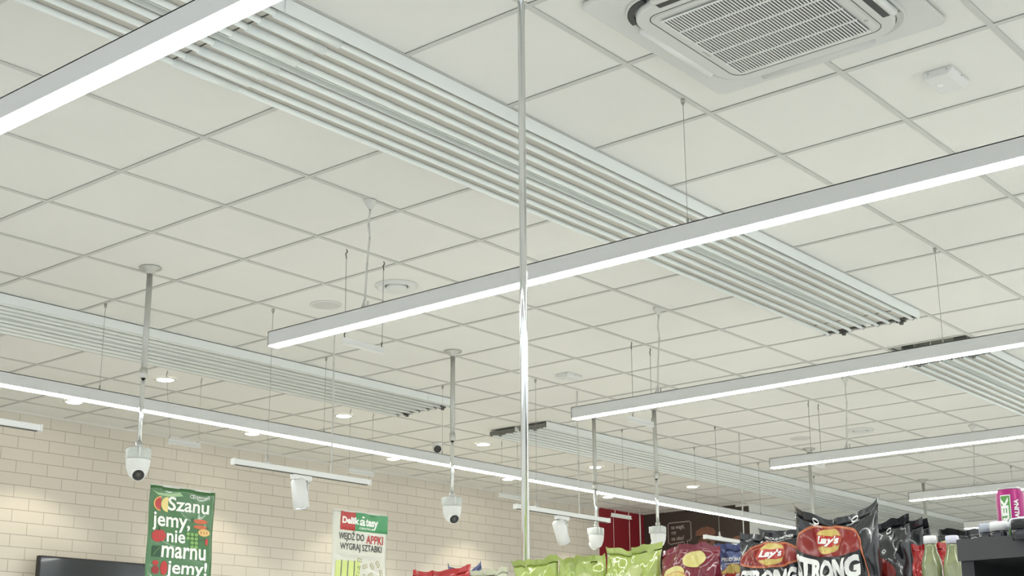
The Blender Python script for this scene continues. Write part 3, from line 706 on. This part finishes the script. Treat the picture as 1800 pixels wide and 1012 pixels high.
def dec_strong2(o, fn):
    lens = ellipse(0, .70, .92, .205, 28, 180, 0)+ellipse(0, .70, .92, .035, 28, 0, -180)[1:-1]
    lay(shape2d(lens), fn, 'red_lens', 'art_red', o, .0018, ST)
    lay(outline2d(lens, .020), fn, 'lens_line', 'art_orange', o, .0024, ST)
    lay(outline2d(ellipse(-.02, .70, .74, .17, 24, 172, 60), .010, False), fn, 'lens_line', 'art_orange', o, .0026, ST)
    logo(o, fn, .06, .79, .38, .112)
    lay(text2d('PROUD PARTNER', -.12, .62, .932, .958, .03, .2), fn, 'lettering', 'art_white', o, .0035, ST)
    lay(text2d('OF THE CHAMPIONS LEAGUE', -.10, .60, .912, .924, .01, .2), fn, 'lettering', 'art_white', o, .0035, ST)
    lay(text2d('STRONG', -.84, .84, .46, .635, .055, .1), fn, 'lettering', 'art_white', o, .0045, ST)
def dec_maroon(o, fn):
    lay(shape2d(ellipse(-.35, .66, .42, .12)), fn, 'chip_picture', 'art_chip', o, .0018, ST)
    lay(shape2d(ellipse(.25, .84, .36, .09)), fn, 'chip_picture', 'art_chip', o, .0018, ST)
    logo(o, fn, -.30, .56, .55, .15)
def dec_blue(o, fn):
    logo(o, fn, .0, .62, .6, .17); lay(text2d('PROUD PARTNER', -.6, .8, .82, .86, .03, .2), fn, 'lettering', 'art_white', o, .0035, ST)
    lay(text2d("LEAGUE", -.5, .6, .79, .805, .02, .2), fn, 'lettering', 'art_white', o, .0035, ST)
def dec_green(k):
    def g(o, fn):
        rr = random.Random(k)
        lay(shape2d(ellipse(rr.uniform(-.1, .2), .45, .55, .24)), fn, 'chip_picture', 'foil_green_pale', o, .0016, ST)
        lay(shape2d(ellipse(rr.uniform(-.2, .3), .72, .30, .10)), fn, 'chip_picture', 'foil_green_pale', o, .0018, ST)
    return g
def dec_red(o, fn):
    lay(shape2d([(-.9, .40), (-.3, .72), (.2, .80), (.35, .6), (0, .3)]), fn, 'flame_picture', 'art_orange', o, .0018, ST)
    lay(text2d('Do', -.02, .35, .70, .84, .05), fn, 'lettering', 'art_white', o, .003, ST)
def dec_pale(o, fn): lay(shape2d(ellipse(-.3, .85, .4, .05), ellipse(.45, .80, .3, .03)), fn, 'painted_sheen_mark', 'sheen_silver', o, .0015, ST)  # silvery ovals painted on as the sheen of the foil
ZS = 1.291
bag('largest black chips bag with two raised corners, red arch and STRONG lettering', -1.375, -1.143, ZS, 0.236, 0.309, 'foil_black', 3, dec=dec_strong1, ears=.036, sag=.016, curl=.004)
bag('black chips bag with red lens shape, just left of the largest black bag', -1.340, -0.938, ZS, 0.205, 0.275, 'foil_black', 5, dec=dec_strong2, ears=.012, sag=.002, curl=.006)
bag('dark bluish chips bag squeezed between the maroon bag and the black bags', -1.250, -0.770, ZS, 0.125, 0.263, 'foil_blue', 8, dp=.05, dec=dec_blue, ears=.008)
bag('maroon chips bag with chips picture, right of the lime green bags', -1.340, -0.678, ZS, 0.193, 0.254, 'foil_maroon', 11, dec=dec_maroon, ears=.0, sag=-.01)
bag('second maroon chips bag tucked behind the front maroon one', -1.150, -0.655, ZS, 0.193, 0.269, 'foil_maroon', 12, ears=.006, sag=.004)
bag('tallest lime green chips bag with a pointed right corner', -1.340, -0.484, ZS, 0.188, 0.263, 'foil_green', 21, dec=dec_green(1), ears=.018, sag=-.004)
bag('middle lime green chips bag between two others', -1.340, -0.300, ZS, 0.178, 0.253, 'foil_green', 22, dec=dec_green(2), ears=.008)
bag('leftmost lime green chips bag, in front of the chrome pole foot', -1.340, -0.130, ZS, 0.165, 0.261, 'foil_green', 23, dec=dec_green(3), ears=.006, sag=.004)
bag('low pale beige chips bag left of the lime green bags', -1.330, 0.066, ZS, 0.140, 0.241, 'foil_beige', 31, dec=dec_pale, ears=.006)
bag('red and orange chips bag standing alone at the left end of the shelf', -1.325, 0.278, ZS, 0.256, 0.253, 'foil_red', 41, dec=dec_red, ears=.014, sag=.0)
bag('dark blue chips bag corner poking out behind the red and orange bag', -1.20, 0.280, ZS, 0.150, 0.290, 'foil_blue', 42, dp=.05, ears=.006, sag=.03)
for k, (x, y, h_, sd, lab) in enumerate(((-1.219, -1.171, 0.295, 51, 'black chips bag directly behind the largest one'), (-1.103, -1.157, 0.299, 52, 'third black chips bag in the row behind the largest'), (-0.987, -1.128, 0.307, 53, 'rearmost black chips bag of the row behind the largest'))):
    bag(lab, x, y, ZS, .208, h_, 'foil_black', sd, ears=.012, sag=.006, dec=lambda o, fn: (lay(outline2d(ellipse(.45, .90, .06, .022, 12), .014), fn, 'star_ball', 'art_white', o, .0035, ST), lay(shape2d(ellipse(.0, .5, .7, .2)), fn, 'red_lens', 'art_red', o, .0018, ST)))
bag('black chips bag behind the PROUD PARTNER bag, showing a silvery corner', -1.219, -0.934, ZS, 0.198, 0.290, 'foil_grey', 61, ears=.016)

# ---------------------------------------------------------------- drinks display at the right
mat('lime_can', (.10, .30, .06), .3); mat('magenta', (.36, .015, .16), .3, metal=.2, noise=.5, nscale=40); mat('cap_lilac', (.70, .70, .80), .4); mat('cap_white', (.85, .86, .84), .4)
mat('cap_grey', (.45, .48, .54), .4); mat('cap_black', (.015, .016, .018), .35); mat('cap_navy', (.03, .05, .16), .35); mat('bottle_dark', (.02, .022, .028), .15, coat=.5)
mat('bottle_green', (.24, .27, .13), .12, noise=.9, nscale=45, coat=1); mat('turquoise', (.10, .50, .36), .4); mat('rack', (.022, .024, .024), .4); mat('rack_top', (.045, .048, .047), .4)
t = thing('drinks_rack', 'dark grey drinks rack at the lower right with bottles on top', 'display rack', (-1.74, -1.665, .015))
MB().box(-.16, .20, -1.6, -.006, 1.385, 1.415).build('top_shelf', 'rack_top', t, .003)
MB().box(-.165, -.158, -1.6, -.006, 1.385, 1.428).build('front_lip', 'rack_top', t)
m = MB(); m.box(-.16, .20, -1.6, -.02, -.015, .12); m.build('base', 'rack', t)
MB().box(-.155, .19, -.034, -.008, .12, 1.385).build('side_panel', 'rack', t)
MB().box(.17, .19, -1.6, -.03, .12, 1.385).build('back_panel', 'rack', t)
for z in (.6, 1.0): MB().box(-.16, .17, -1.6, -.03, z, z+.02).build('shelf', 'rack', t)
def bottle(label, x, y, z, h_, r, body, capm, capr=.019, caph=.018, name='bottle'):
    o = thing(name, label, 'bottle', (x, y, z))
    hb = h_-caph
    MB().lathe([(0, 0), (r*.9, 0), (r, .006), (r, hb-.055), (r*.88, hb-.038), (capr*1.0, hb-.020), (capr*.9, hb-.008), (capr*.85, hb), (0, hb)], n=28).build('bottle_body', body, o)
    MB().lathe([(0, hb-.001), (capr, hb-.001), (capr, h_-.003), (capr*.9, h_), (0, h_)], n=28).build('bottle_cap', capm, o); return o
ZD = 1.430
bl = [('dark bottle with grey-blue cap and navy ring at the rack top', -1.80, -1.698, .052, 'cap_grey'), ('bottle with pure white cap left of the can', -1.83, -1.733, .050, 'cap_white'),
 ('bottle with lilac cap directly below the can', -1.76, -1.765, .064, 'cap_lilac'), ('bottle with lilac cap at the right edge of view', -1.84, -1.778, .052, 'cap_lilac'),
 ('bottle with black cap at the right edge of view', -1.92, -1.810, .040, 'cap_black')]
for lab, x, y, h_, cm in bl:
    o = thing('bottle', 'low '+lab, 'bottle', (x, y, ZD))
    MB().lathe([(0, 0), (.0185, 0), (.0185, h_-.022), (.0165, h_-.018), (0, h_-.018)], n=28).build('bottle_body', 'bottle_dark', o)
    MB().lathe([(0, h_-.0185), (.0192, h_-.0185), (.0192, h_-.003), (.017, h_), (0, h_)], n=28).build('bottle_cap', cm, o)
can = thing('drink_can', 'tall magenta and green energy drink can standing above the bottle caps', 'can', (-1.70, -1.714, ZD), 0)
MB().lathe([(0, 0), (.024, 0), (.029, .010), (.029, .122), (.0235, .131), (.0245, .134), (.022, .131), (0, .128)], n=40).build('can_body', 'magenta', can)
MB().lathe([(.0235, .131), (.0248, .1335), (.0235, .1355), (.022, .132), (0, .129)], n=40).build('can_lid', 'steel', can)
A0 = math.atan2(CAM.y+1.714, CAM.x+1.70)                               # direction of the printed front
def oncan(a, b, lift):                                                 # a along the circumference (metres), b height
    th = A0+.15+a/.029; return ((.029+lift)*math.cos(th), (.029+lift)*math.sin(th), b)
lay(shape2d([(-.028, .004), (-.006, .004), (-.004, .118), (-.026, .118)]), oncan, 'white_border', 'art_white', can, .0004, .004)
def vert_text(s, a0, a1, b0, b1, bold):
    bm = text2d(s, 0, b1-b0, 0, a1-a0, bold)
    for v in bm.verts: v.co = Vector((a1-v.co.y, b0+v.co.x, 0))
    return bm
lay(shape2d([(-.0265, .006), (-.0075, .006), (-.0055, .116), (-.0245, .116)]), oncan, 'green_field', 'lime_can', can, .0006, .004)
lay(vert_text('REK', -.024, -.009, .055, .113, .05), oncan, 'lettering', 'art_white', can, .0009, .004)
lay(vert_text('MALINA', .002, .012, .060, .108, .04), oncan, 'lettering', 'art_white', can, .0007, .004)
for n_, (y, x) in enumerate(((-1.384, -1.36), (-1.440, -1.36))):
    bottle('green tinted bottle with glassy shoulders, %s of two behind the drinks rack' % ('left' if n_ == 0 else 'right'), x, y, ZS-.0, .228-.004*n_, .0255, 'bottle_green', ('cap_white', 'cap_lilac')[n_], .016)
t = thing('shelving_unit', 'narrow side shelf carrying the green tinted bottles beside the chips', 'shelving', (-1.30, -1.425, 0))
MB().box(-.12, .12, -.11, .10, ZS-.03, ZS).build('shelf', 'shelf_grey', t); MB().box(-.1, .1, -.1, .1, 0, ZS-.03).build('base_cabinet', 'rack', t)
bag('small red chips bag beside the black bags and the green bottles', -1.255, -1.335, ZS, 0.09, 0.217, 'foil_red', 71, dp=.06, ears=.006)
bag('black chips bag with yellow-green corner, at the right end behind the row', -1.03, -1.360, ZS, 0.19, 0.275, 'foil_black', 72, dec=lambda o, fn: lay(shape2d(ellipse(-.5, .84, .5, .06)), fn, 'green_corner', 'art_chip', o, .002, ST), ears=.01)
